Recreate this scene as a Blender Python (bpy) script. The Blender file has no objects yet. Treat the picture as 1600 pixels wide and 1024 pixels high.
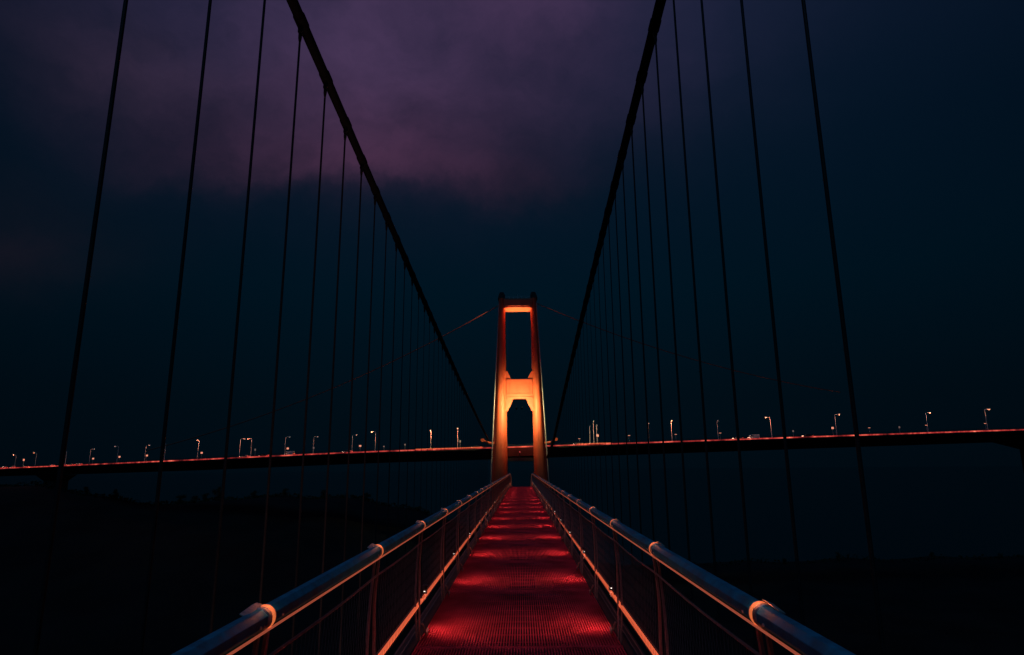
import bpy, math, random
from mathutils import Matrix, Vector, noise

random.seed(11)
S = bpy.context.scene
COL = S.collection
R = math.radians
WLOC = {}

# ------------------------------------------------------------------ camera, world, sun, exposure
cam = bpy.data.objects.new('camera', bpy.data.cameras.new('camera'))
COL.objects.link(cam)
cam.data.sensor_fit = 'HORIZONTAL'
cam.data.sensor_width = 36
cam.data.lens = 996.0 / 1600.0 * 36.0
cam.data.clip_start = 0.05
cam.data.clip_end = 20000
cam.matrix_world = Matrix(((0.99985115, 0.01195292, 0.01244180, 0), (0.01471037, -0.21379074, -0.97676872, 0),
                           (-0.00901530, 0.97680635, -0.21393475, 0), (0, 0, 0, 1)))
S.camera = cam
S.view_settings.view_transform = 'Standard'
S.view_settings.look = 'None'
S.view_settings.exposure = 0
S.view_settings.gamma = 1
S.render.engine = 'CYCLES'
S.cycles.use_denoising = True
S.cycles.max_bounces = 6
S.cycles.sample_clamp_indirect = 4

W = bpy.data.worlds.new('World')
S.world = W
W.use_nodes = True
SUN_ELEV, SUN_AZ = R(62), R(200)


def build_world():
    nt = W.node_tree
    nt.nodes.clear()
    N, L = nt.nodes.new, nt.links.new

    def math_(op, a, b=None, c=None, clamp=False):
        n = N('ShaderNodeMath')
        n.operation = op
        n.use_clamp = clamp
        for i, v in enumerate((a, b, c)):
            if v is None:
                continue
            if isinstance(v, (int, float)):
                n.inputs[i].default_value = v
            else:
                L(v, n.inputs[i])
        return n.outputs[0]
    tc = N('ShaderNodeTexCoord')
    d = tc.outputs['Generated']
    nz = N('ShaderNodeTexNoise')
    nz.inputs['Scale'].default_value = 3.2
    nz.inputs['Detail'].default_value = 7
    nz.inputs['Roughness'].default_value = 0.6
    L(d, nz.inputs['Vector'])
    sub = N('ShaderNodeVectorMath'); sub.operation = 'SUBTRACT'
    L(nz.outputs['Color'], sub.inputs[0]); sub.inputs[1].default_value = (.5, .5, .5)
    sc = N('ShaderNodeVectorMath'); sc.operation = 'SCALE'
    L(sub.outputs[0], sc.inputs[0]); sc.inputs['Scale'].default_value = 0.20
    ad = N('ShaderNodeVectorMath'); ad.operation = 'ADD'
    L(d, ad.inputs[0]); L(sc.outputs[0], ad.inputs[1])
    sp = N('ShaderNodeSeparateXYZ'); L(ad.outputs[0], sp.inputs[0])
    az = math_('ARCTAN2', sp.outputs[0], sp.outputs[1])
    el = math_('ARCSINE', math_('MINIMUM', math_('MAXIMUM', sp.outputs[2], -1.0), 1.0))
    sp0 = N('ShaderNodeSeparateXYZ'); L(d, sp0.inputs[0])
    # clear night gradient by elevation
    ramp = N('ShaderNodeValToRGB')
    L(math_('MULTIPLY', math_('MAXIMUM', sp0.outputs[2], 0.0), 1.25), ramp.inputs[0])
    cr = ramp.color_ramp
    stops = [(0.0, (.0004, .0035, .0068)), (.12, (.0004, .0044, .0086)), (.33, (.0001, .0068, .0146)), (.55, (.0011, .0076, .0190)), (.78, (.0042, .0105, .029)), (1.0, (.006, .016, .045))]
    cr.elements[0].position, cr.elements[0].color = stops[0][0], (*stops[0][1], 1)
    cr.elements[1].position, cr.elements[1].color = stops[-1][0], (*stops[-1][1], 1)
    for p, c in stops[1:-1]:
        e = cr.elements.new(p); e.color = (*c, 1)
    # darker away from the afterglow
    side = math_('MULTIPLY', math_('MULTIPLY', az, az), -0.55)
    side = math_('EXPONENT', side)
    side = math_('MAXIMUM', side, 0.5)

    def blob(a, e, sa, se, se2=None):
        da = math_('DIVIDE', math_('SUBTRACT', az, a), sa)
        de = math_('SUBTRACT', el, e)
        if se2:                                     # a sharper lower rim
            up = math_('DIVIDE', math_('MAXIMUM', de, 0.0), se)
            lo = math_('DIVIDE', math_('MINIMUM', de, 0.0), se2)
            de = math_('ADD', up, lo)
        else:
            de = math_('DIVIDE', de, se)
        r2 = math_('ADD', math_('MULTIPLY', da, da), math_('MULTIPLY', de, de))
        return math_('EXPONENT', math_('MULTIPLY', r2, -1.0))
    clouds = [  # azimuth, elevation, width, height up, height down, colour
        (-.24, .61, .21, .24, .14, (.029, .012, .029)),
        (-.18, .60, .40, .30, .16, (.008, .004, .010)),
        (-.24, .455, .22, .10, .032, (.036, .0095, .021)),
        (-.40, .445, .13, .055, .026, (.018, .006, .013)),
        (.05, .69, .16, .12, .12, (.030, .011, .027)),
        (-.60, .535, .15, .06, .05, (.014, .006, .010)),
        (-.70, .30, .13, .08, .06, (.0050, .0014, .0022)),
        (.00, .425, .10, .035, .03, (.013, .003, .006)),
        (.26, .68, .20, .16, .14, (.005, .004, .011)),
        (-.52, .62, .30, .15, .12, (.010, .006, .016)),
    ]
    col = N('ShaderNodeVectorMath'); col.operation = 'SCALE'
    L(ramp.outputs[0], col.inputs[0]); L(side, col.inputs['Scale'])
    acc = col.outputs[0]
    n2 = N('ShaderNodeTexNoise'); n2.inputs['Scale'].default_value = 4.3; n2.inputs['Detail'].default_value = 8
    n2.inputs['Roughness'].default_value = .6
    st = N('ShaderNodeVectorMath'); st.operation = 'MULTIPLY'; st.inputs[1].default_value = (1, 1, 2.0)
    L(ad.outputs[0], st.inputs[0]); L(st.outputs[0], n2.inputs['Vector'])
    mod = math_('MULTIPLY_ADD', n2.outputs[0], 2.1, -0.12)
    for a, e, sa, su, sl, c in clouds:
        w = math_('MULTIPLY', blob(a, e, sa, su, sl), mod)
        s_ = N('ShaderNodeVectorMath'); s_.operation = 'SCALE'
        s_.inputs[0].default_value = c; L(w, s_.inputs['Scale'])
        a_ = N('ShaderNodeVectorMath'); a_.operation = 'ADD'
        L(acc, a_.inputs[0]); L(s_.outputs[0], a_.inputs[1])
        acc = a_.outputs[0]
    # a trace of real dusk sky, sun below the horizon behind the camera
    sky = N('ShaderNodeTexSky'); sky.sky_type = 'NISHITA'; sky.sun_disc = False
    sky.sun_elevation = R(-6); sky.sun_rotation = SUN_AZ
    s_ = N('ShaderNodeVectorMath'); s_.operation = 'SCALE'
    L(sky.outputs[0], s_.inputs[0]); s_.inputs['Scale'].default_value = 0.05
    a_ = N('ShaderNodeVectorMath'); a_.operation = 'ADD'
    L(acc, a_.inputs[0]); L(s_.outputs[0], a_.inputs[1])
    bg = N('ShaderNodeBackground'); bg.inputs['Strength'].default_value = 1.0
    L(a_.outputs[0], bg.inputs['Color'])
    out = N('ShaderNodeOutputWorld'); L(bg.outputs[0], out.inputs['Surface'])


build_world()
sun = bpy.data.objects.new('dusk_sun', bpy.data.lights.new('dusk_sun', 'SUN'))
COL.objects.link(sun)
sun.data.energy = 0.26
sun.data.angle = R(25)
sun.data.color = (.12, .48, 1.0)
sun.rotation_euler = (R(28), 0, R(-20))


# ------------------------------------------------------------------ helpers
def tag(o, label=None, cat=None, group=None, kind=None):
    for k, v in (('label', label), ('category', cat), ('group', group), ('kind', kind)):
        if v:
            o[k] = v
    return o


def empty(name, loc, label=None, cat=None, group=None):
    o = bpy.data.objects.new(name, None)
    COL.objects.link(o)
    o.location = loc
    o.empty_display_size = .2
    WLOC[o.name] = Vector(loc)
    return tag(o, label, cat, group)


class MB:
    def __init__(self):
        self.v, self.f = [], []

    def add(self, vs, fs):
        n = len(self.v)
        self.v += [tuple(p) for p in vs]
        self.f += [tuple(i + n for i in f) for f in fs]
        return self

    def box(self, x0, x1, y0, y1, z0, z1):
        return self.add([(x0, y0, z0), (x1, y0, z0), (x1, y1, z0), (x0, y1, z0), (x0, y0, z1), (x1, y0, z1), (x1, y1, z1), (x0, y1, z1)],
                        [(0, 3, 2, 1), (4, 5, 6, 7), (0, 1, 5, 4), (1, 2, 6, 5), (2, 3, 7, 6), (3, 0, 4, 7)])

    def rings(self, rings, cap=True, closed=True):
        n = len(rings[0]); vs = [p for r in rings for p in r]; fs = []
        m = n if closed else n - 1
        for i in range(len(rings) - 1):
            for j in range(m):
                k = (j + 1) % n
                fs.append((i * n + j, i * n + k, (i + 1) * n + k, (i + 1) * n + j))
        if cap and closed:
            fs.append(tuple(range(n - 1, -1, -1)))
            fs.append(tuple((len(rings) - 1) * n + j for j in range(n)))
        return self.add(vs, fs)

    def tube(self, pts, r, n=8, phase=0.0):
        pts = [Vector(p) for p in pts]
        rr = r if isinstance(r, (list, tuple)) else [r] * len(pts)
        rs = []
        for i, p in enumerate(pts):
            t = (pts[min(i + 1, len(pts) - 1)] - pts[max(i - 1, 0)]).normalized()
            a = Vector((0, 0, 1)) if abs(t.z) < .9 else Vector((1, 0, 0))
            u = t.cross(a).normalized(); w = u.cross(t)
            rs.append([p + (u * math.cos(6.28318531 * k / n + phase) + w * math.sin(6.28318531 * k / n + phase)) * rr[i] for k in range(n)])
        return self.rings(rs)

    def prism(self, poly, y0, y1):                     # (x, z) outline extruded along Y
        return self.rings([[(x, y0, z) for x, z in poly], [(x, y1, z) for x, z in poly]])

    def sweep(self, poly, path):                        # (x, z) outline carried along a list of (y, dz)
        return self.rings([[(x, y, z + dz) for x, z in poly] for y, dz in path])

    def build(self, name, mat, parent=None, origin=None, smooth=False, bevel=0):
        pl = WLOC[parent.name] if parent else Vector((0, 0, 0))
        o_ = Vector(origin) if origin else (pl if parent else Vector((0, 0, 0)))
        me = bpy.data.meshes.new(name)
        me.from_pydata([tuple(Vector(p) - o_) for p in self.v], [], self.f)
        me.validate()
        me.materials.append(mat)
        ob = bpy.data.objects.new(name, me)
        COL.objects.link(ob)
        if parent:
            ob.parent = parent
        ob.location = o_ - pl
        WLOC[ob.name] = o_
        import bmesh
        bm = bmesh.new(); bm.from_mesh(me)
        bmesh.ops.recalc_face_normals(bm, faces=bm.faces)
        bm.to_mesh(me); bm.free()
        if smooth:
            for p in me.polygons:
                p.use_smooth = True
            me.set_sharp_from_angle(angle=R(38))
        if bevel:
            b = ob.modifiers.new('bevel', 'BEVEL'); b.width = bevel; b.segments = 2; b.limit_method = 'ANGLE'
        return ob


def copy_tree(o, loc=None, parent=None):
    c = o.copy(); COL.objects.link(c)
    if parent:
        c.parent = parent
    if loc is not None:
        c.location = loc
    for ch in list(o.children):
        copy_tree(ch, None, c)
    return c


def mat(name, color, rough=.5, metal=0.0, emit=None, strength=0.0, var=0.0, vscale=6.0, bump=0.0, bscale=40.0, spec=.5, stretch=(1, 1, 1)):
    m = bpy.data.materials.new(name); m.use_nodes = True
    nt = m.node_tree; b = nt.nodes['Principled BSDF']
    b.inputs['Base Color'].default_value = (*color, 1)
    b.inputs['Roughness'].default_value = rough
    b.inputs['Metallic'].default_value = metal
    b.inputs['Specular IOR Level'].default_value = spec
    if emit:
        b.inputs['Emission Color'].default_value = (*emit, 1)
        b.inputs['Emission Strength'].default_value = strength
    if var or bump:
        tc = nt.nodes.new('ShaderNodeTexCoord')
        mp = nt.nodes.new('ShaderNodeMapping'); mp.inputs['Scale'].default_value = stretch
        nt.links.new(tc.outputs['Object'], mp.inputs[0])
        if var:
            nz = nt.nodes.new('ShaderNodeTexNoise'); nz.inputs['Scale'].default_value = vscale; nz.inputs['Detail'].default_value = 6
            nt.links.new(mp.outputs[0], nz.inputs['Vector'])
            mr = nt.nodes.new('ShaderNodeMapRange'); mr.inputs['From Min'].default_value = .3; mr.inputs['From Max'].default_value = .7
            mr.inputs['To Min'].default_value = 1 - var; mr.inputs['To Max'].default_value = 1 + var * .5
            nt.links.new(nz.outputs[0], mr.inputs[0])
            vm = nt.nodes.new('ShaderNodeVectorMath'); vm.operation = 'SCALE'; vm.inputs[0].default_value = color
            nt.links.new(mr.outputs[0], vm.inputs['Scale'])
            nt.links.new(vm.outputs[0], b.inputs['Base Color'])
            r2 = nt.nodes.new('ShaderNodeMapRange'); r2.inputs['To Min'].default_value = max(.05, rough - .12); r2.inputs['To Max'].default_value = min(1, rough + .18)
            nt.links.new(nz.outputs[0], r2.inputs[0]); nt.links.new(r2.outputs[0], b.inputs['Roughness'])
        if bump:
            n2 = nt.nodes.new('ShaderNodeTexNoise'); n2.inputs['Scale'].default_value = bscale; n2.inputs['Detail'].default_value = 5
            nt.links.new(mp.outputs[0], n2.inputs['Vector'])
            bp = nt.nodes.new('ShaderNodeBump'); bp.inputs['Strength'].default_value = bump; bp.inputs['Distance'].default_value = .02
            nt.links.new(n2.outputs[0], bp.inputs['Height']); nt.links.new(bp.outputs[0], b.inputs['Normal'])
    return m


def lamp_light(name, kind, loc, parent, energy, color, radius=.03, aim=None, angle=90, blend=.5):
    d = bpy.data.lights.new(name, kind); d.energy = energy; d.color = color
    d.shadow_soft_size = radius
    o = bpy.data.objects.new(name, d); COL.objects.link(o)
    pl = WLOC[parent.name] if parent else Vector((0, 0, 0))
    o.parent = parent
    o.location = Vector(loc) - pl
    if kind == 'SPOT':
        d.spot_size = R(angle); d.spot_blend = blend
        o.rotation_euler = (Vector(aim) - Vector(loc)).to_track_quat('-Z', 'Y').to_euler()
    return o


def interp(x, xs, ys):
    if x <= xs[0]:
        return ys[0]
    for i in range(1, len(xs)):
        if x <= xs[i]:
            t = (x - xs[i - 1]) / (xs[i] - xs[i - 1])
            return ys[i - 1] + t * (ys[i] - ys[i - 1])
    return ys[-1]


ORD = ['nearest', 'second', 'third', 'fourth', 'fifth', 'sixth', 'seventh', 'eighth', 'ninth', 'tenth', 'eleventh', 'twelfth', 'thirteenth',
       'fourteenth', 'fifteenth', 'sixteenth', 'seventeenth', 'eighteenth', 'nineteenth', 'twentieth']

# ------------------------------------------------------------------ materials
M = {
    'rail': mat('blue_rail_paint', (.014, .25, .36), .55, .0, var=.45, vscale=14, bump=.05, bscale=90, spec=.2),
    'steel': mat('galvanised_steel', (.26, .21, .21), .42, .5, var=.3, vscale=25, bump=.15, bscale=60),
    'collar': mat('collar_steel', (.62, .50, .44), .36, .55, var=.35, vscale=30, bump=.3, bscale=45),
    'net': mat('dark_rope_net', (.12, .10, .10), .7, .0),
    'dark': mat('dark_painted_steel', (.020, .021, .024), .55, .2, var=.4, vscale=3),
    'cable': mat('black_cable_wrap', (.004, .005, .006), .8, .0, var=.3, vscale=2, bump=.2, bscale=12, spec=.12),
    'matt_black': mat('matt_black_fixture', (.0005, .0005, .0005), 1.0, 0, var=.3, vscale=4, spec=0.0),
    'rope': mat('dark_hanger_rope', (.024, .020, .020), .6, .0, var=.3, vscale=8, spec=.3),
    'red_deck': mat('red_grating_paint', (.62, .055, .085), .95, .0, var=.5, vscale=2.2, bump=.1, bscale=70, spec=.0),
    'tower': mat('tower_paint', (.62, .098, .04), .55, .0, var=.22, vscale=.22, bump=.2, bscale=1.5, stretch=(1, 1, .35)),
    'tower_dark': mat('tower_saddle_steel', (.03, .022, .022), .6, .2),
    'girder': mat('bridge_girder_paint', (.008, .008, .009), .7, 0, var=.3, vscale=.3),
    'fascia': mat('fascia_lit_red', (.055, .008, .012), .9, 0, var=.3, vscale=.4, spec=.05),
    'asphalt': mat('asphalt', (.05, .05, .052), .85, 0, var=.3, vscale=1.5),
    'pole': mat('lamp_pole_steel', (.75, .66, .64), .6, .0, var=.2, vscale=3),
    'grey_stay': mat('pale_stay_cable', (.34, .30, .31), .6, .0, var=.2, vscale=.5),
    'red_stay': mat('tower_cable_steel', (.42, .10, .06), .5, .2, var=.2, vscale=.5),
    'rubber': mat('tyre_rubber', (.02, .02, .02), .8),
    'glass': mat('car_glass', (.02, .025, .03), .08, 0),
    'car_a': mat('silver_car_paint', (.35, .33, .33), .3, .5, var=.1),
    'car_b': mat('dark_car_paint', (.05, .05, .06), .3, .4, var=.1),
    'van': mat('white_van_paint', (.75, .70, .68), .4, 0, var=.1),
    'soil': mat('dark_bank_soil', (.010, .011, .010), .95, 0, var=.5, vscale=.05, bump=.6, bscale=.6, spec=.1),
    'bark': mat('bark', (.03, .022, .016), .9, 0, var=.4, vscale=4),
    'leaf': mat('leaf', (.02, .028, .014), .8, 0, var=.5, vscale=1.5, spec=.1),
    'lamp_glow': mat('lamp_lens_lit', (.9, .7, .6), .4, 0, (1, .30, .13), 1.5),
    'lamp_hot': mat('lamp_lens_orange', (.9, .6, .4), .4, 0, (1, .30, .15), 3.2),
    'lamp_dim': mat('lamp_lens_dim', (.8, .75, .7), .4, 0, (1, .75, .65), .16),  # faint glow stands in for light reflected by unlit heads
    'sign_lit': mat('lit_sign_face', (.8, .7, .65), .5, 0, (1, .32, .18), .9),
    'sign_dim': mat('dim_sign_face', (.6, .55, .5), .5, 0, (1, .55, .42), .13),
    'head_glow': mat('headlight_lit', (.9, .8, .7), .3, 0, (1, .42, .26), 7.0),
    'tail_glow': mat('taillight_lit', (.6, .05, .04), .3, 0, (1, .06, .03), 5.0),
    'strip_hot': mat('bright_added_glow', (.5, .15, .08), .5, 0, (1, .17, .06), .9, var=.3, vscale=.5),
    'lip': mat('rail_light_strip', (.5, .25, .2), .5, 0, (1, .20, .10), .28, var=.3, vscale=1.2),
    'tube': mat('bottom_rail_painted_glow', (.6, .25, .15), .35, .2, (1, .15, .055), .95, var=.3, vscale=.9),  # glow put into the bottom rail in place of light falling on it
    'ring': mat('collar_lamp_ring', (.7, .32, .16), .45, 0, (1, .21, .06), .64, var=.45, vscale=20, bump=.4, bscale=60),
    'lens': mat('path_lamp_lens', (.9, .9, .9), .3, 0, (1, .85, .75), 2.2),
}


def strip_material():
    m = mat('road_edge_added_glow', (.3, .05, .04), .5)
    nt = m.node_tree; b = nt.nodes['Principled BSDF']
    tc = nt.nodes.new('ShaderNodeTexCoord')
    n1 = nt.nodes.new('ShaderNodeTexNoise'); n1.inputs['Scale'].default_value = .16; n1.inputs['Detail'].default_value = 5; n1.inputs['Roughness'].default_value = .7
    nt.links.new(tc.outputs['Object'], n1.inputs['Vector'])
    rp = nt.nodes.new('ShaderNodeValToRGB'); nt.links.new(n1.outputs[0], rp.inputs[0])
    cr = rp.color_ramp
    cr.elements[0].position = .36; cr.elements[0].color = (.035, .003, .003, 1)
    cr.elements[1].position = .74; cr.elements[1].color = (1.3, .38, .22, 1)
    e = cr.elements.new(.5); e.color = (.26, .018, .016, 1)
    e = cr.elements.new(.64); e.color = (.62, .085, .055, 1)
    nt.links.new(rp.outputs[0], b.inputs['Emission Color']); b.inputs['Emission Strength'].default_value = 1.6
    return m


M['strip'] = strip_material()


# ------------------------------------------------------------------ water and land
def water_material():
    m = mat('dark_water', (.0006, .001, .0015), .12, 0)
    nt = m.node_tree; b = nt.nodes['Principled BSDF']
    b.inputs['IOR'].default_value = 1.33
    tc = nt.nodes.new('ShaderNodeTexCoord')
    n1 = nt.nodes.new('ShaderNodeTexNoise'); n1.inputs['Scale'].default_value = .35; n1.inputs['Detail'].default_value = 6
    mp = nt.nodes.new('ShaderNodeMapping'); mp.inputs['Scale'].default_value = (.5, 1, 1)
    nt.links.new(tc.outputs['Object'], mp.inputs[0]); nt.links.new(mp.outputs[0], n1.inputs['Vector'])
    bp = nt.nodes.new('ShaderNodeBump'); bp.inputs['Strength'].default_value = .35; bp.inputs['Distance'].default_value = .6
    nt.links.new(n1.outputs[0], bp.inputs['Height']); nt.links.new(bp.outputs[0], b.inputs['Normal'])
    return m


wm = MB()
n = 48
vs = [(0, 0, -62)] + [(15000 * math.cos(6.2831853 * k / n), 15000 * math.sin(6.2831853 * k / n), -62) for k in range(n)]
wm.add(vs, [(0, k + 1, (k + 1) % n + 1) for k in range(n)])
tag(wm.build('water', water_material()), 'dark still water under both bridges reaching the horizon', None, None, 'structure')

CX = [-700, -500, -338, -288, -253, -225, -205, -175, -138, -95, -60, -30, 0, 60, 170, 300, 450, 700]
CZ = [-3, -5, -8, -8.2, -15, -19, -20.5, -17.5, -15.5, -18, -25, -36, -48, -57, -54.5, -53, -50, -48]


def ground_z(x, y):
    c = interp(x, CX, CZ)
    c += 1.6 * noise.noise(Vector((x * .035, 7, 0))) + .7 * noise.noise(Vector((x * .14, 3, 0)))
    base = -61.0
    if y <= 390:
        t = max(0, min(1, (y - 170) / 220)); t = t * t * (3 - 2 * t)
        z = base + (c - base) * t
    else:
        t = max(0, min(1, (y - 390) / 90)); t = t * t * (3 - 2 * t)
        z = c + (-75 - c) * t
    return z + 1.1 * noise.noise(Vector((x * .05, y * .05, 1)))


g = MB()
gx = [-700 + 10 * i for i in range(141)]
gy = [-160 + 10 * j for j in range(66)]
g.add([(x, y, ground_z(x, y)) for y in gy for x in gx],
      [(j * 141 + i, j * 141 + i + 1, (j + 1) * 141 + i + 1, (j + 1) * 141 + i) for j in range(65) for i in range(140)])
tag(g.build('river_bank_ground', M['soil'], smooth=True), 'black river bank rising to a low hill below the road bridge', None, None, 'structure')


def tree(x, y, h, seed, label):
    rnd = random.Random(seed)
    z0 = ground_z(x, y) - .3
    root = empty('bank_tree', (x, y, z0), label, 'tree', 'trees along the dark river bank')
    t = MB()
    t.tube([(x, y, z0), (x + .1 * h * rnd.uniform(-.3, .3), y, z0 + h * .45), (x + .1 * h * rnd.uniform(-.5, .5), y, z0 + h * .9)], [h * .035, h * .022, h * .006], 7)
    tips = []
    for k in range(9):
        a = rnd.uniform(0, 6.28); zz = z0 + h * rnd.uniform(.08, .75); l = h * rnd.uniform(.15, .32)
        p = (x + math.cos(a) * l, y + math.sin(a) * l, zz + l * rnd.uniform(.3, .9)); tips.append(p)
        t.tube([(x, y, zz), p], [h * .012, h * .004], 5)
    t.build('trunk', M['bark'], root)
    c = MB()
    for k in range(900):
        tp = rnd.choice(tips + [(x, y, z0 + h * .85), (x, y, z0 + h * .7), (x - h * .1, y, z0 + h * .12), (x + h * .1, y, z0 + h * .15), (x, y, z0 + h * .3)])
        p = Vector(tp) + Vector((rnd.gauss(0, 1), rnd.gauss(0, 1), rnd.gauss(0, .8))) * h * .10
        s = h * rnd.uniform(.025, .055)
        u = Vector((rnd.uniform(-1, 1), rnd.uniform(-1, 1), rnd.uniform(-1, 1))).normalized() * s
        w = u.cross(Vector((rnd.uniform(-1, 1), rnd.uniform(-1, 1), rnd.uniform(-1, 1)))).normalized() * s * .6
        c.add([p - u, p + w, p + u, p - w], [(0, 1, 2, 3)])
    c.build('crown', M['leaf'], root)


for i, (x, y, h) in enumerate([(-204, 392, 6.5), (-197, 394, 4.5), (-181, 390, 8), (-188, 389, 5), (-160, 391, 4.5), (-141, 390, 4.5), (-118, 391, 5), (-92, 390, 5), (-262, 392, 5), (-243, 390, 5.5),
                               (150, 388, 3.5), (182, 390, 4), (236, 390, 4), (275, 391, 3.5)]):
    tree(x, y, h, 50 + i, 'dark leafy tree on the black hill left of the walkway' if x < 0 else 'dark leafy tree low on the black bank right of the walkway')

wd = MB(); rnd = random.Random(5)
for k in range(5200):                                     # low woodland along the crest, one ragged dark mass
    x = rnd.uniform(-520, -10) if k % 5 else rnd.uniform(60, 420); y = rnd.uniform(383, 393)
    hh = 2.2 * max(0, .5 + noise.noise(Vector((x * .06, 4, 0))) + .7 * noise.noise(Vector((x * .21, 9, 0)))) + .4
    p = Vector((x, y, ground_z(x, y) + rnd.uniform(-.2, 1) * hh)); q = rnd.uniform(.35, .9)
    u = Vector((rnd.uniform(-1, 1), rnd.uniform(-1, 1), rnd.uniform(-1, 1))).normalized() * q
    w = u.cross(Vector((rnd.uniform(-1, 1), rnd.uniform(-1, 1), rnd.uniform(-1, 1)))).normalized() * q * .7
    wd.add([p - u, p + w, p + u, p - w], [(0, 1, 2, 3)])
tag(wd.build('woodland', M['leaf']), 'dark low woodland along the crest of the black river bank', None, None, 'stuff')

# ------------------------------------------------------------------ road bridge
DX = [-620, -520, -420, -339, -250, -160, -100, -69, -30, 70, 145, 215, 330, 420, 600]
DY = [618, 545, 483, 432, 374, 326, 311, 306, 303, 302, 302, 303, 306, 312, 335]
DZ = [-.6, .4, 1.4, 2.6, 3.7, 5.3, 7.0, 7.9, 8.6, 10.9, 12.8, 14.5, 17.2, 19, 22]


def deck_y(x):
    return (interp(x - 14, DX, DY) + interp(x, DX, DY) + interp(x + 14, DX, DY)) / 3


def deck_z(x):
    return (interp(x - 14, DX, DZ) + interp(x, DX, DZ) + interp(x + 14, DX, DZ)) / 3


bridge = empty('road_bridge', (0, 312, 0), 'long dark road bridge with red glowing edge crossing behind the lit tower', 'bridge')
XS = [-600 + 8 * i for i in range(149)]


def deck_sweep(poly, xs=XS):                 # poly in (offset back from the front edge, height over deck top)
    m = MB()
    m.rings([[(x, deck_y(x) + a, deck_z(x) + b) for a, b in poly] for x in xs])
    return m


deck_sweep([(0, -.25), (0, -1.0), (2.4, -1.3), (4.6, -5.2), (15, -5.2), (18, -1.3), (20, -1.0), (20, -.25)]).build('girder', M['girder'], bridge)
deck_sweep([(.3, -.246), (.3, -.05), (19.7, -.05), (19.7, -.246)]).build('road_surface', M['asphalt'], bridge)
deck_sweep([(.0, -.24), (.0, .12), (.28, .12), (.28, -.24)]).build('front_kerb', M['girder'], bridge)
deck_sweep([(-.06, -.32), (-.06, .22), (-.004, .22), (-.004, -.32)]).build('edge_added_glow', M['strip'], bridge)  # added glow standing for the red light line along the deck
for xa, n_ in ((-50, 9), (26, 5)):                          # brighter runs of the added edge glow on both sides of the tower
    deck_sweep([(.06, .125), (.06, .48), (.12, .48), (.12, .125)], [xa + 4 * i for i in range(n_)]).build('bright_added_glow', M['strip_hot'], bridge)
m = MB()
for off in (.16, 19.8):
    m.rings([[(x, deck_y(x) + off, deck_z(x) + h) for off_, h in ((0, 1.02), (.08, 1.02), (.08, 1.10), (0, 1.10))] for x in XS]) if False else None
    for h in (.55, 1.05):
        m.rings([[(x, deck_y(x) + off + da, deck_z(x) + h + dh) for da, dh in ((0, 0), (.07, 0), (.07, .07), (0, .07))] for x in XS])
    x = -480
    while x < 560:
        y, z = deck_y(x) + off, deck_z(x)
        m.box(x - .04, x + .04, y, y + .07, z + .121, z + 1.05)
        x += 3.0
m.build('parapet_railing', M['dark'], bridge)
# the deck face between the tower legs, its red lamplight put into the colour
m = MB(); m.box(-60, 60, 301.8, 302.6, 0, 0)
m = MB()
fx = [-6.4 + 1.2 * i for i in range(11)]
m.rings([[(x, deck_y(x) + a, deck_z(x) + b) for a, b in ((-.32, -.36), (-.32, -4.3), (2.2, -4.3), (2.2, -.9), (-.004, -.9), (-.004, -.36))] for x in fx])
m.build('fascia_beam', M['fascia'], bridge)
for (px, w, hw_) in ((-298, 9, 9), (246, 8, 17), (-430, 8, 8), (400, 9, 9)):
    p = MB(); y = deck_y(px); z = deck_z(px)
    p.rings([[(px - w / 2, y + 5, -64), (px + w / 2, y + 5, -64), (px + w / 2, y + 15, -64), (px - w / 2, y + 15, -64)],
             [(px - w / 2, y + 5, z - 9), (px + w / 2, y + 5, z - 9), (px + w / 2, y + 15, z - 9), (px - w / 2, y + 15, z - 9)],
             [(px - hw_, y + 3, z - 5.21), (px + hw_, y + 3, z - 5.21), (px + hw_, y + 16, z - 5.21), (px - hw_, y + 16, z - 5.21)]])
    p.build('pier', M['girder'], bridge)


# ------------------------------------------------------------------ tower
def leg_x(side, z):
    if side < 0:
        return (interp(z, [-62, -5, 80], [-15.6, -13.5, -10.0]), interp(z, [-62, -5, 74, 80], [-5.9, -6.25, -7.0, -7.0]))
    return (interp(z, [-62, -5, 80], [13.6, 11.75, 8.0]), interp(z, [-62, -5, 74, 80], [5.4, 5.6, 5.15, 5.15]))


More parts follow.
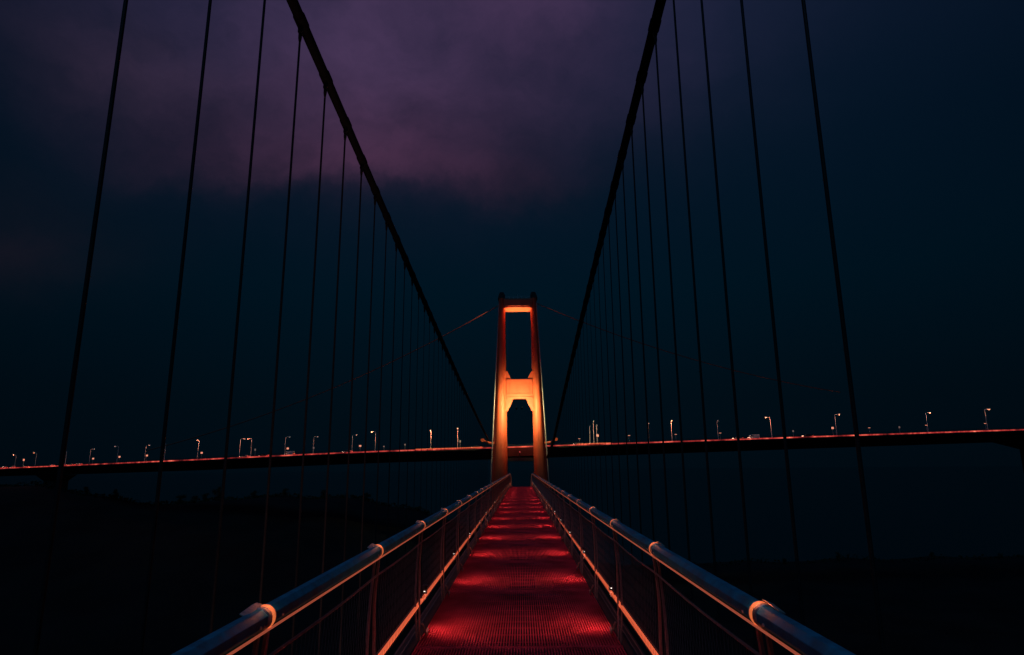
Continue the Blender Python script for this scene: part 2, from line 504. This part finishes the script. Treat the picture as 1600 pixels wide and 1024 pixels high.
tower = empty('bridge_tower', (-1, 298, -62), 'portal tower of two tapering legs glowing orange from floodlights at walkway end', 'tower')
LY0, LY1 = 294.0, 301.4
for side in (-1, 1):
    m = MB(); rings = []
    for i in range(36):
        z = -62 + (79.0 + 62) * i / 35
        xo, xi = leg_x(side, z)
        cx_, hw = (xo + xi) / 2, abs(xi - xo) / 2
        ring = []
        for k in range(56):
            a = 6.2831853 * k / 56
            ca, sa = math.cos(a), math.sin(a)
            px = math.copysign(abs(ca) ** (2 / 2.05), ca); py = math.copysign(abs(sa) ** (2 / 2.05), sa)
            fl = 1.0 - (.030 if k % 7 == 0 else 0)
            ring.append((cx_ + hw * px * fl, (LY0 + LY1) / 2 + (LY1 - LY0) / 2 * py * fl, z))
        rings.append(ring)
    m.rings(rings)
    m.build('leg', M['tower'], tower, smooth=True)
    xo, xi = leg_x(side, 79)
    s = MB()
    cx_ = (xo + xi) / 2
    s.prism([(cx_ - 1.9, 79.01), (cx_ + 1.9, 79.01), (cx_ + 1.5, 80.6), (cx_ + .9, 82.0), (cx_ - .9, 82.0), (cx_ - 1.5, 80.6)], 295, 300.5)
    s.build('saddle', M['tower_dark'], tower)
    xo, xi = leg_x(side, 11.6)
    b = MB(); xe = xo + side * 5.0
    b.tube([(xo - side * .4, 295.6, 10.6), (xo + side * 2, 295.6, 10.9), (xe, 295.6, 12.2)], [.55, .6, .45], 10)
    b.tube([(xe - side * .1, 294.9, 12.2), (xe - side * .1, 296.3, 12.2)], .8, 12)
    b.build('cable_bracket', M['tower'], tower)
m = MB()
m.box(-7.6, 5.8, 292.6, 301.7, 73.8, 78.2)
m.box(-6.7, 4.9, 292.35, 292.59, 74.5, 77.5)
m.build('top_beam', M['tower'], tower, bevel=.08)
m = MB()
for k in range(7):
    x = -6.8 + k * 1.97
    m.box(x - .05, x + .05, 292.8, 292.9, 78.2, 79.3)
m.box(-6.9, 5.1, 292.78, 292.92, 79.25, 79.35)
m.box(-6.9, 5.1, 292.78, 292.92, 78.75, 78.83)
m.tube([(-.9, 296, 78.2), (-.9, 296, 81)], .08, 6)
m.build('walkway_railing', M['pole'], tower)
m = MB()
m.box(-7.2, 6.0, 295.4, 300.0, 31.1, 39.7)
mb_ = m.build('middle_beam', M['tower'], tower, bevel=.08)
p = MB()
for z0, z1 in ((38.6, 39.9), (32.6, 33.3), (30.9, 31.7)):
    p.box(-6.6, 5.5, 295.0, 295.39, z0, z1)
for xa in (-6.55, -5.0, 3.6, 4.9):
    p.box(xa, xa + .35, 295.05, 295.39, 33.3, 38.6)
p.build('panel_frame', M['tower'], mb_)
for side in (-1, 1):
    g = MB()
    e = -6.3 if side < 0 else 5.2
    s = -side
    g.prism([(e - s * .8, 39.71), (e + s * 2.2, 39.71), (e + s * 1.3, 41.4), (e + s * .1, 43.9), (e - s * .8, 43.9)], 295.6, 299.6)
    g.build('haunch', M['tower'], mb_)
    g = MB()
    g.prism([(e - s * .8, 31.09), (e + s * 2.8, 31.09), (e + s * 1.9, 28.9), (e + s * 1.1, 27.2), (e + s * .6, 26.6), (e + s * .5, 25.7), (e - s * .8, 25.0)], 295.6, 299.6)
    g.build('haunch', M['tower'], mb_)
m = MB()
m.box(-6.2, 5.6, 296.5, 300.6, 2.6, 4.2)
m.build('lower_beam', M['tower_dark'], tower)

# tower floodlights on arms in front of the deck edge
ORANGE, RED, AMBER = (1, .60, .25), (1, .10, .10), (1, .84, .34)


def floodlight(x, y, z, lights, label):
    t = empty('floodlight', (x, y, z), label, 'floodlight', 'floodlights of the tower')
    a = MB(); a.tube([(x, 301.6, z - 2.2), (x, y + 1, z - .6), (x, y, z - .3)], .12, 8); a.build('arm', M['tower_dark'], t)
    h = MB(); h.tube([(x, y - .4, z - .25), (x, y + .1, z - .05), (x, y + .3, z + .2)], [.3, .42, .45], 14); h.build('housing', M['tower_dark'], t, smooth=True)
    for kind, loc, en, c, aim, ang, bl in lights:
        lamp_light('lamp', kind, loc, t, en, c, .35, aim, ang, bl)


for fx_, w_ in ((-2.0, 'left'), (.4, 'right')):
    t = empty('floodlight', (fx_, 285.4, 25.4), 'small floodlight on an arm under the middle beam towards the %s tower leg' % w_, 'floodlight', 'floodlights of the tower')
    a = MB(); a.tube([(fx_, 295.6, 31.3), (fx_, 287, 26.5), (fx_, 285.4, 25.4)], .035, 6); a.build('arm', M['matt_black'], t)
    h = MB(); h.tube([(fx_, 284.8, 25.1), (fx_, 285.1, 25.3), (fx_, 285.4, 25.4)], [.22, .3, .3], 12); h.build('housing', M['matt_black'], t, smooth=True)
    h = MB(); h.tube([(fx_, 285.2, 25.4), (fx_, 285.2, 25.75), (fx_, 285.2, 25.85)], [.14, .48, .52], 14); h.build('added_visor', M['matt_black'], t, smooth=True)  # added under the lamp to keep its light off the lower legs
    lamp_light('lamp', 'SPOT', (fx_, 285.0, 26.7), t, 14000 if fx_ < 0 else 19500, AMBER, .34, (fx_, 300, 24.0), 166, .5)
    lamp_light('lamp', 'SPOT', (fx_, 285.4, 27.4), t, 5500, RED, .3, (-7.2 if fx_ < 0 else 5.4, 295, 58), 58, 1.0)
floodlight(-.8, 292.5, 6.4, [('POINT', (-.8, 292.3, 7.2), 260, RED, None, 0, 0)], 'small red floodlight in front of the deck between the tower legs')
t = empty('floodlight', (-.9, 298, 39.8), 'small floodlight on top of the middle beam of the tower', 'floodlight', 'floodlights of the tower')
h = MB(); h.tube([(-.9, 298, 39.72), (-.9, 298, 40.1), (-.9, 298, 40.5)], [.3, .4, .45], 14); h.build('housing', M['tower_dark'], t, smooth=True)
lamp_light('lamp', 'SPOT', (-.9, 297.6, 41), t, 210000, ORANGE, .3, (-.9, 297.0, 74), 26, .5)

# cables that leave the tower
lamp_light('lamp', 'SPOT', (-10.6, 295.2, 79.5), tower, 15000, ORANGE, .15, (-36, 298.3, 62), 44, .9)  # added light without a fitting, brightens the left cable
lamp_light('lamp', 'SPOT', (8.7, 295.2, 79.5), tower, 1800, ORANGE, .15, (28, 298.3, 69), 44, .9)  # weaker added light for the right cable


def sag_tube(a, b, sag, r, n=28, k=7):
    a, b = Vector(a), Vector(b)
    m = MB()
    m.tube([a.lerp(b, i / n) - Vector((0, 0, 4 * sag * (i / n) * (1 - i / n))) for i in range(n + 1)], r, k)
    return m


tag(sag_tube((-9.9, 297.5, 76.2), (-175, 300, 9), 7, .24).build('tower_cable', M['red_stay'], smooth=True),
    'thin reddish cable sagging from the tower top down to the left', 'cable')
tag(sag_tube((8.0, 297.5, 77), (150, 301, 33), 5, .22).build('tower_cable', M['red_stay'], smooth=True),
    'thin reddish cable sagging from the tower top down to the right', 'cable')
tag(sag_tube((-9.9, 293.7, 76), (-14.3, 293.0, -14), 0, .26, 4).build('stay_cable', M['grey_stay'], smooth=True),
    'pale grey stay running down the outer edge of the left tower leg', 'cable')
tag(sag_tube((8.0, 293.7, 76), (12.55, 293.0, -14), 0, .26, 4).build('stay_cable', M['grey_stay'], smooth=True),
    'pale grey stay running down the outer edge of the right tower leg', 'cable')


# ------------------------------------------------------------------ main cables and hangers
def cable_l(y):
    t = (y - 36.66) / (295.6 - 36.66)
    return 30.7 + (12.2 - 30.7) * t - 2.0 * 4 * max(-.05, t) * (1 - t) * .55


def cable_r(y):
    if y <= 232:
        t = (y - 44.36) / (232.6 - 44.36)
        return 36.4 + (9.0 - 36.4) * t + 1.2 * 4 * max(-.05, t) * (1 - t)
    t = (y - 232) / (295.6 - 232)
    return 9.0 - 5.5 * t + 0.6 * t * t


for side, X, fz, rad, word in ((-1, -15.0, cable_l, .36, 'left'), (1, 11.6, cable_r, .42, 'right')):
    m = MB()
    m.tube([(X, -40 + 5.6 * i, fz(-40 + 5.6 * i)) for i in range(61)], rad, 14)
    tag(m.build('main_cable', M['cable'], smooth=True), 'thick black main cable sloping from the top %s down to the tower' % word, 'cable', 'main suspension cables')
    gm = MB(); gm.box(X - .35, X + .35, 8, 292, -30.9, -30.1); gm.box(X - .25, X + .25, 8, 292, -31.9, -30.9)
    tag(gm.build('edge_girder', M['girder']), 'dark edge girder far below the %s row of hangers' % word, 'girder')
    y0, sp = (21.04, 5.87) if side < 0 else (22.5, 6.12)
    k = 0
    while y0 + k * sp < 288:
        y = y0 + k * sp; zc = fz(y); dzdy = (fz(y + .5) - fz(y - .5))
        if k < 16:
            lab = ('%s thick dark hanger from the camera under the %s main cable' % (ORD[k], word)) if k < 4 else ('%s thin dark hanger from the camera under the %s main cable' % (ORD[k], word))
        else:
            lab = 'one of the faint hangers crowded beside the tower under the %s cable' % word
        h = empty('hanger', (X, y, -30.1), lab, 'hanger', 'hangers under the %s main cable' % word)
        r = MB(); r.tube([(X, y, -30.1), (X, y, zc - rad - .75)], .077 if k < 6 else max(.035, .077 - .006 * (k - 6)), 8)
        if k >= 26:
            r.tube([(X, y - .7, zc - .7 * dzdy), (X, y + .7, zc + .7 * dzdy)], rad + .05, 10)
            r.build('rope', M['rope'], h, smooth=True)
        else:
            r.build('rope', M['rope'], h, smooth=True)
            b = MB()
            t = Vector((0, 1, dzdy)).normalized(); nn = Vector((0, -t.z, t.y)); c = Vector((X, y, zc))
            b.tube([c - t * .56, c - t * .52, c + t * .52, c + t * .56], [rad + .01, rad + .055, rad + .055, rad + .01], 14)
            bo = b.build('cable_band', M['cable'], h, smooth=True)
            l = MB()                            # the hand-rope stanchion loop on top of the band
            base = c + nn * (rad + .03) - Vector((side * -.12, 0, 0))
            pts = [base - t * .28 + nn * 0, base - t * .30 + nn * .30, base - t * .14 + nn * .44, base + t * .14 + nn * .44, base + t * .30 + nn * .30, base + t * .28 + nn * 0]
            l.tube(pts, .042, 6); l.build('stanchion_loop', M['cable'], bo, smooth=True)
            s = MB()
            zs = zc - rad
            for sx in (-1, 1):
                s.box(X + sx * .10 - .035, X + sx * .10 + .035, y - .16, y + .16, zs - .62, zs + .12)
            s.tube([(X - .18, y, zs - .42), (X + .18, y, zs - .42)], .06, 8)
            s.tube([(X, y, zs - 1.25), (X, y, zs - .95), (X, y, zs - .60), (X, y, zs - .35)], [.09, .135, .135, .06], 8)
            s.build('socket', M['rope'], h, smooth=True)
        k += 1

# small up-lights on the girder under the left hangers (they tint the lower ropes)
for y in (30.5, 42.0, 53.5):
    t = empty('floodlight', (-14.2, y, -30), 'small uplight on the edge girder at the foot of the left hangers', 'floodlight', 'uplights below the left hangers')
    h = MB(); h.tube([(-14.2, y, -30.05), (-14.2, y, -29.8), (-14.2, y, -29.6)], [.12, .16, .18], 10); h.build('housing', M['dark'], t)
    lamp_light('lamp', 'SPOT', (-13.9, y, -29.5), t, 12000, (1, .45, .36), .1, (-15, y + 2.5, -13), 46, .9)

# ------------------------------------------------------------------ walkway
FZ = -1.74
XC, HW = -.05, 1.03
CREST = 60.6


def drop(y):
    d = y - CREST
    if d <= 0:
        return 0.0
    if d < 6.25:
        return -.02 * d * d
    return -.02 * 39.0625 - .25 * (d - 6.25)


walk = empty('walkway', (XC, 0, FZ), 'narrow red lit grating walkway running straight to the tower between two railings', 'walkway')
PL = 2.96
pan = MB()
nb = 74
for k in range(nb):
    x = XC - HW + .012 + (2 * HW - .024) * k / (nb - 1)
    w = .0062
    pan.box(x - w, x + w, .03, PL - .03, FZ - .034, FZ)
for q in range(1, 10):
    y = PL * q / 10
    pan.box(XC - HW, XC + HW, y - .003, y + .003, FZ - .034, FZ - .026)
for y in (.008, PL - .026):
    pan.box(XC - HW, XC + HW, y, y + .018, FZ - .04, FZ + .002)
for y in (.06, PL - .07):                                         # bolt heads along the joint
    for k in range(27):
        x = XC - HW + .06 + (2 * HW - .12) * k / 26
        pan.tube([(x, y, FZ - .002), (x, y, FZ + .007)], .009, 6)
p0 = pan.build('deck_panel', M['red_deck'], walk, origin=(XC, 0, FZ))
k0 = 6.84 - 3 * PL
p0.location = (0, k0, 0)
for k in range(1, 29):
    y = k0 + PL * k
    c = copy_tree(p0, (0, y, drop(y)), walk)
    if y > CREST - 1:
        c.rotation_euler.x = math.atan((drop(y + PL) - drop(y)) / PL)
PATH = [(-2 + .5 * i, 0) for i in range(2)] + [(1.5 * i, 0) for i in range(0, 41)] + [(CREST + .8 * i, drop(CREST + .8 * i)) for i in range(0, 36)]
PATH = sorted(set(PATH))
for sx in (-1, 1):
    e = MB(); xb = XC + sx * (HW + .02)
    e.sweep([(xb, FZ - .02), (xb + sx * .16, FZ - .02), (xb + sx * .16, FZ - .30), (xb, FZ - .30)], PATH)
    e.build('edge_beam', M['dark'], walk)
for y in [k0 + PL * k for k in range(29)]:
    e = MB()
    e.box(XC - HW + .01, XC + HW - .01, y - .05, y + .05, FZ - .28 + drop(y), FZ - .06 + drop(y))
    e.build('cross_beam', M['dark'], walk)


def oct_profile(cx_, cz_, r, ch=.16):
    pts = []
    for k in range(8):
        a = 2 * math.pi * (k + .5) / 8
        b0 = 2 * math.pi * (k + .5 - ch) / 8; b1 = 2 * math.pi * (k + .5 + ch) / 8
        for q in (b0, b1):
            rr = r * (math.cos(math.pi / 8) / max(math.cos((q - 2 * math.pi * round(q / (math.pi / 4)) / 8)), .9))
            pts.append((cx_ + rr * math.cos(q), cz_ + rr * math.sin(q)))
    return pts


POST0, POSTP, NPOST = 2.82, 2.13, 37


def make_railing(sx, word):
    XR = XC + sx * 1.035                        # rail centre line
    RZ = -.603
    inn = -sx                                   # towards the walkway
    rl = empty('railing', (XR, 0, FZ), 'blue steel handrail with lit collars and net along the %s edge of the walkway' % word, 'railing', 'railings of the walkway')
    m = MB(); m.sweep(oct_profile(XR, RZ, .0445, .05), PATH); m.build('top_rail', M['rail'], rl)
    xl = XR + inn * .030
    m = MB(); m.sweep([(xl, RZ - .038), (xl + inn * .008, RZ - .038), (xl + inn * .008, RZ - .046), (xl, RZ - .046)], PATH)
    m.build('light_strip', M['lip'], rl)
    ym = [(y + f, d) for y, d in PATH for f in (0,)]
    # net wire sags a little between the posts
    wpath = []
    for k in range(-2, NPOST):
        for q in range(5):
            y = POST0 + POSTP * (k + q / 5)
            wpath.append((XR + inn * .012, y, RZ - .165 - .012 * math.sin(math.pi * q / 5) + drop(y)))
    m = MB(); m.tube(wpath, .0075, 6); m.build('net_wire', M['steel'], rl, smooth=True)
    BX, BZ = XR + sx * .03, FZ + .32
    m = MB(); m.tube([(BX, y, BZ + d) for y, d in PATH], .019, 10); m.build('bottom_rail', M['tube'], rl, smooth=True)
    m = MB()
    for dx_, dz_, r_ in ((.03, .33, .004), (.03, .12, .005), (.05, .02, .006)):
        m.tube([(BX + sx * dx_, y, FZ + dz_ + d) for y, d in PATH], r_, 5)
    m.build('guard_wires', M['net'], rl, smooth=True)

    # one post: two flat plates, the far one bowed like a blade
    pm = MB(); y = 0.0
    top, bot = RZ - .036, FZ - .10
    def blade(y0, bow, w0, w1, xo, thick=.007):
        rings = []
        for i in range(15):
            t = i / 14; z = top + (bot - top) * t
            b = bow * math.sin(math.pi * min(1, max(0, (t - .25) / .62)))
            w = w0 + (w1 - w0) * math.sin(math.pi * t)
            lean = .035 * math.sin(math.pi * t) * -inn
            yy = y0 + b; xx = XR + xo + lean
            rings.append([(xx - thick, yy - w, z), (xx + thick, yy - w, z), (xx + thick, yy + w, z), (xx - thick, yy + w, z)])
        pm.rings(rings)
    blade(-.022, .0, .014, .020, .0)
    blade(.026, .085, .013, .026, inn * .02)
    pm.box(XR - .03, XR + .03, -.06, .06, bot - .012, bot)
    pm.tube([(XR + inn * .03, .05, FZ + .16), (XR + inn * .06, .10, FZ + .06), (XR + inn * .045, .26, FZ - .0), (XR + inn * .04, .40, FZ + .03)], .011, 6)
    post0 = pm.build('post', M['steel'], rl, origin=(XR, 0, FZ), smooth=True, bevel=0)
    # one collar with its glowing ring, flap and screws
    cm = MB()
    cm.rings([[(x, yy, z) for x, z in oct_profile(XR, RZ, r_, .2)] for yy, r_ in ((-.036, .0465), (-.031, .0515), (-.003, .0515), (-.001, .0475))])
    cm.rings([[(x, yy, z) for x, z in oct_profile(XR, RZ, r_, .2)] for yy, r_ in ((.035, .0470), (.037, .0508), (.043, .0508), (.045, .0470))])
    collar0 = cm.build('collar', M['collar'], rl, origin=(XR, 0, RZ), smooth=True)
    WLOC[collar0.name] = Vector((XR, 0, RZ))
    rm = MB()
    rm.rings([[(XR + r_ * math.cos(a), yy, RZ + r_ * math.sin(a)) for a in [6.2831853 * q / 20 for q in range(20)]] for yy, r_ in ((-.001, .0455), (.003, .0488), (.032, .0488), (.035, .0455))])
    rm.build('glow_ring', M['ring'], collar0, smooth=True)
    lamp_light('lamp', 'POINT', (XR + inn * .035, -.005, RZ + .072), collar0, .10, (1, .28, .13), .004)  # added light above the collar, tints the rail and flap beside it
    fm = MB()
    xa = XR + sx * .022
    fm.rings([[(xa - .013, yy, RZ + zz), (xa + .015, yy, RZ + zz - .010), (xa + .015, yy, RZ + zz - .005), (xa - .013, yy, RZ + zz + .005)] for yy, zz in ((-.14, .043), (-.11, .046), (-.05, .051), (-.02, .054), (.03, .053))])
    fm.build('flap', M['collar'], collar0, bevel=.002)
    for yy in (-.11, .13):
        sm = MB(); x_, z_ = XR + inn * .041, RZ - .012
        sm.tube([(x_, yy, z_), (x_ + inn * .006, yy, z_)], .006, 8)
        sm.build('screw', M['collar'], collar0)
    # net panel of one bay
    nm = MB()
    zt, zb = RZ - .165, BZ
    nx = XR + inn * .008
    for k in range(34):
        ya = POSTP * k / 34; yb = ya + (zt - zb) * .32
        if yb < POSTP:
            nm.tube([(nx, ya, zb), (nx, yb, zt)], .0012, 3)
        yb2 = ya - (zt - zb) * .32
        if yb2 > 0:
            nm.tube([(nx + .003, ya, zb), (nx + .003, yb2, zt)], .0012, 3)
    net0 = nm.build('net_panel', M['net'], rl, origin=(XR, 0, FZ))
    for k in range(-1, NPOST):
        y = POST0 + POSTP * k
        if y > 88:
            break
        for src in (post0, collar0, net0):
            o = src if k == -1 else copy_tree(src, None, rl)
            o.location = (o.location.x, y, (RZ - FZ if src is collar0 else 0) + drop(y))
            if y > CREST:
                o.rotation_euler.x = math.atan(max(-.25, -.04 * (y - CREST)))
    # path lamps just above the floor edge, hoods added to band their light
    LX = XC + sx * 1.03
    LZ = FZ + .44
    lm = MB()
    lm.box(LX - .030, LX + .030, -.030, -.024, LZ - .045, LZ + .03)            # small added blade that cuts the light off towards the viewer
    lm.box(LX + sx * .024, LX + sx * .030, -.024, .05, LZ - .045, LZ + .03)
    lm.box(LX - .030, LX + .030, -.030, .05, LZ + .031, LZ + .038)
    lm.tube([(LX + sx * .034, .02, LZ), (LX + sx * .034, .02, FZ + .31)], .006, 6)
    lamp0 = lm.build('path_lamp', M['dark'], rl, origin=(LX, 0, FZ))
    WLOC[lamp0.name] = Vector((LX, 0, FZ))
    ln = MB(); ln.tube([(LX - .008, -.033, LZ - .02), (LX + .008, -.033, LZ - .02)], .004, 8)
    ln.build('lens', M['lens'], lamp0)
    lamp_light('lamp', 'SPOT', (LX - sx * .004, -.017, LZ - .005), lamp0, 28.0, (1, .34, .24), .022, (XC + sx * .25, .12, FZ), 146, .9)
    for k in range(-1, 17):
        y = 7.45 + 3.1 * k + (.0 if sx < 0 else .12)
        o = lamp0 if k == -1 else copy_tree(lamp0, None, rl)
        o.location = (lamp0.location.x, y, drop(y))
    return rl


make_railing(-1, 'left')
make_railing(1, 'right')

# ------------------------------------------------------------------ street lamps
LAMPS = [(-345.7, 8.8, -1, 1), (-318.4, 9.1, -1, 1), (-281.7, 8.9, -1, 0), (-255.7, 9.1, 1, 0), (-230.0, 9.5, -1, 0), (-207.2, 9.2, 1, 0), (-191.7, 9.5, -1, 1), (-167.7, 10.0, 0, 1), (-142.0, 9.4, 1, 0),
         (-135.5, 9.1, -1, 1), (-116.8, 9.1, 1, 0), (-101.7, 8.4, 1, 0), (-81.7, 8.4, 1, 0), (-70.1, 9.4, -1, 2), (-43.1, 9.1, 0, 2), (-30.2, 9.6, 0, 2), (32.5, 8.4, 0, 0), (34.3, 10.7, 0, 0), (35.8, 8.9, 0, 0),
         (60.2, 8.9, 0, 0), (71.0, 9.8, 0, 2), (92.7, 9.0, 0, 0), (117.9, 9.9, -1, 1), (148.3, 10.1, 1, 1), (191.5, 9.5, 1, 1), (219.7, 10.1, 1, 1)]
protos = {}
nl = sum(1 for a in LAMPS if a[0] < 0)
for i, (x, h, arm, lit) in enumerate(LAMPS):
    key = (arm, lit)
    y, z = deck_y(x) + 3.6, deck_z(x)
    cnt = nl - i - 1 if x < 0 else i - nl
    state = {0: 'unlit', 1: 'pale lit', 2: 'orange lit'}[lit]
    turn = {-1: 'with arm to the left', 0: 'facing the walkway', 1: 'with arm to the right'}[arm]
    lab = '%s street lamp %s, %s on road bridge %s of tower' % (state, turn, ORD[cnt], 'left' if x < 0 else 'right')
    if key not in protos:
        o = empty('street_lamp', (0, 0, 0), lab, 'street lamp', 'street lamps on the road bridge')
        H = 9.4
        p = MB(); p.tube([(0, 0, -.05), (0, 0, .5), (0, 0, .52), (0, 0, H - .8), (0, 0, H - .25)], [.20, .20, .16, .12, .11], 10)
        p.build('pole', M['pole'], o, smooth=True)
        dx_, dy_ = (arm, 0) if arm else (0, -1)
        a = MB(); L_ = 1.5 if arm else 1.1
        a.tube([(0, 0, H - .3), (dx_ * .25, dy_ * .25, H - .06), (dx_ * .8, dy_ * .8, H + .05), (dx_ * L_, dy_ * L_, H + .10)], .055, 8)
        a.build('arm', M['pole'], o, smooth=True)
        hd = MB(); c0 = Vector((dx_ * L_, dy_ * L_, H + .10)); dr = Vector((dx_, dy_, .06))
        hd.tube([c0 - dr * .1, c0 + dr * .1, c0 + dr * .6, c0 + dr * .95, c0 + dr * 1.05], [.08, .17, .24, .18, .05], 10)
        hd.build('lamp_head', M['pole'], o, smooth=True)
        ln = MB(); q = c0 + dr * .5 - Vector((0, 0, .20))
        ln.rings([[(q.x + r_ * math.cos(k_) * (1.7 if dx_ else 1), q.y + r_ * math.sin(k_) * (1 if dx_ else 1.7), q.z + zz) for k_ in [6.2831853 * j / 12 for j in range(12)]] for zz, r_ in ((.06, .20), (-.04, .26), (-.17, .18), (-.23, .05))])
        ln.build('lens', M[('lamp_dim', 'lamp_glow', 'lamp_hot')[lit]], o, smooth=True)
        if True:
            lamp_light('lamp', 'POINT', (q.x, q.y - .6, q.z - 1.6), o, (80, 600, 1000)[lit], (1, .36, .22) if lit < 2 else (1, .32, .16), .15)  # unlit lamps also get a weak added light so their poles show
        protos[key] = o
    else:
        o = copy_tree(protos[key])
        o['label'] = lab
    o.location = (x, y, z)
    o.scale = (h / 9.4,) * 3

# ------------------------------------------------------------------ lit signs on short posts
SIGNS = [(-330.5, 4.9, 1), (-249.4, 3.3, 1), (-225.9, 3.5, 1), (-203.5, 3.4, 1), (-163.6, 3.3, 1), (-132.1, 3.5, 0), (-114.3, 3.3, 1), (-100.6, 3.0, 0), (-77.0, 2.9, 1), (-65.3, 2.2, 0), (-55.1, 2.7, 0),
         (-28.8, 3.4, 0), (27.2, 2.8, 2), (35.8, 4.0, 1), (50.5, 3.5, 2), (72.3, 3.3, 2), (93.0, 3.2, 2), (127.0, 2.9, 0), (145.5, 3.7, 1), (162.6, 3.2, 2), (176.7, 3.0, 0), (189.4, 3.5, 2), (217.1, 3.4, 2)]
sp_ = {}
nl = sum(1 for a in SIGNS if a[0] < 0)
for i, (x, h, lit) in enumerate(SIGNS):
    cnt = nl - i - 1 if x < 0 else i - nl
    lab = '%s on post, %s sign on road bridge %s of tower' % (('dim panel', 'bright glowing panel', 'small lit cross panel')[lit], ORD[cnt], 'left' if x < 0 else 'right')
    if lit not in sp_:
        o = empty('signal_sign', (0, 0, 0), lab, 'sign', 'signs along the road bridge edge')
        p = MB(); p.tube([(0, 0, -.05), (0, 0, 2.9)], .06, 8); p.build('post', M['pole'], o)
        b = MB()
        w, hh = ((.40, .5), (.58, .46), (.58, .14))[lit]
        b.box(-w, w, -.10, .10, 3.3 - hh, 3.3 + hh); b.build('casing', M['dark'], o, bevel=.02)
        f = MB(); f.box(-w + .06, w - .06, -.125, -.101, 3.3 - hh + .04, 3.3 + hh - .04); f.build('panel', M['sign_dim'] if lit == 0 else M['sign_lit'], o)
        sp_[lit] = o
    else:
        o = copy_tree(sp_[lit]); o['label'] = lab
    o.location = (x, deck_y(x) + 1.2, deck_z(x))
    o.scale = (1, 1, h / 3.3)

# ------------------------------------------------------------------ vehicles
CARS = [-369.1, -361.8, -351.0, -332.8, -299.9, -285.4, -275.9, -268.1, -139.9, -128.9, -114.9, -84.4, -42.7, -21.4, 27.0, 34.7, 102.4, 110.0, 135.3]


def make_car(kind, paint, lab):
    o = empty('car' if kind == 'car' else 'van', (0, 0, 0), lab, kind, 'vehicles on the road bridge')
    b = MB()
    if kind == 'car':
        prof = [(-2.15, .30), (-2.2, .62), (-2.0, .82), (-1.25, .93), (-.65, 1.40), (.75, 1.43), (1.55, 1.02), (2.1, .95), (2.2, .55), (2.1, .30)]
        win = [(-1.05, .97), (-.58, 1.34), (.68, 1.37), (1.32, 1.0)]; W_ = .86; HZ = .68
    else:
        prof = [(-2.5, .35), (-2.55, .9), (-2.3, 1.15), (-1.75, 1.95), (-1.5, 2.12), (2.4, 2.15), (2.5, 1.9), (2.5, .35)]
        win = [(-1.95, 1.25), (-1.55, 1.85), (-.6, 1.85), (-.6, 1.25)]; W_ = .95; HZ = .8
    b.prism(prof, -W_, W_); b.build('body', paint, o, bevel=.06)
    w = MB()
    for s in (-1, 1):
        w.prism(win, s * (W_ + .004) - .003, s * (W_ + .004) + .003)
    w.build('side_windows', M['glass'], o)
    for wx in (-1.35, 1.35):
        for s in (-1, 1):
            t = MB(); t.tube([(wx, s * (W_ - .18), .32), (wx, s * (W_ + .02), .32)], .32, 14)
            t.build('wheel', M['rubber'], o, smooth=True)
    xf, xb = prof[1][0], prof[-2][0]
    for s in (-1, 1):
        f = MB(); f.box(xf - .05, xf + .12, s * .62 - .16, s * .62 + .16, HZ - .09, HZ + .09); f.build('headlight', M['head_glow'], o)
        f = MB(); f.box(xb - .10, xb + .05, s * .68 - .12, s * .68 + .12, HZ, HZ + .18); f.build('taillight', M['tail_glow'], o)
    lamp_light('lamp', 'POINT', (xf - .5, -W_ - .6, 1.1), o, 60, (1, .5, .33), .1)
    return o


cp = {}
nl = sum(1 for c in CARS if c < 0)
for i, x in enumerate(CARS):
    kind, pk = ('van', 'van') if i in (10, 17) else ('car', 'car_a' if i % 3 else 'car_b')
    cnt = nl - i - 1 if x < 0 else i - nl
    desc = {'van': 'white van', 'car_a': 'silver car', 'car_b': 'dark car'}[pk]
    lab = '%s with glowing lights, %s vehicle on road bridge %s of tower' % (desc, ORD[cnt], 'left' if x < 0 else 'right')
    if pk not in cp:
        o = cp[pk] = make_car(kind, M[pk], lab)
    else:
        o = copy_tree(cp[pk]); o['label'] = lab
    sl = math.atan2(deck_y(x + 3) - deck_y(x - 3), 6)
    o.location = (x, deck_y(x) + 5.4, deck_z(x) - .05)
    o.rotation_euler = (0, -math.atan2(deck_z(x + 3) - deck_z(x - 3), 6), sl)
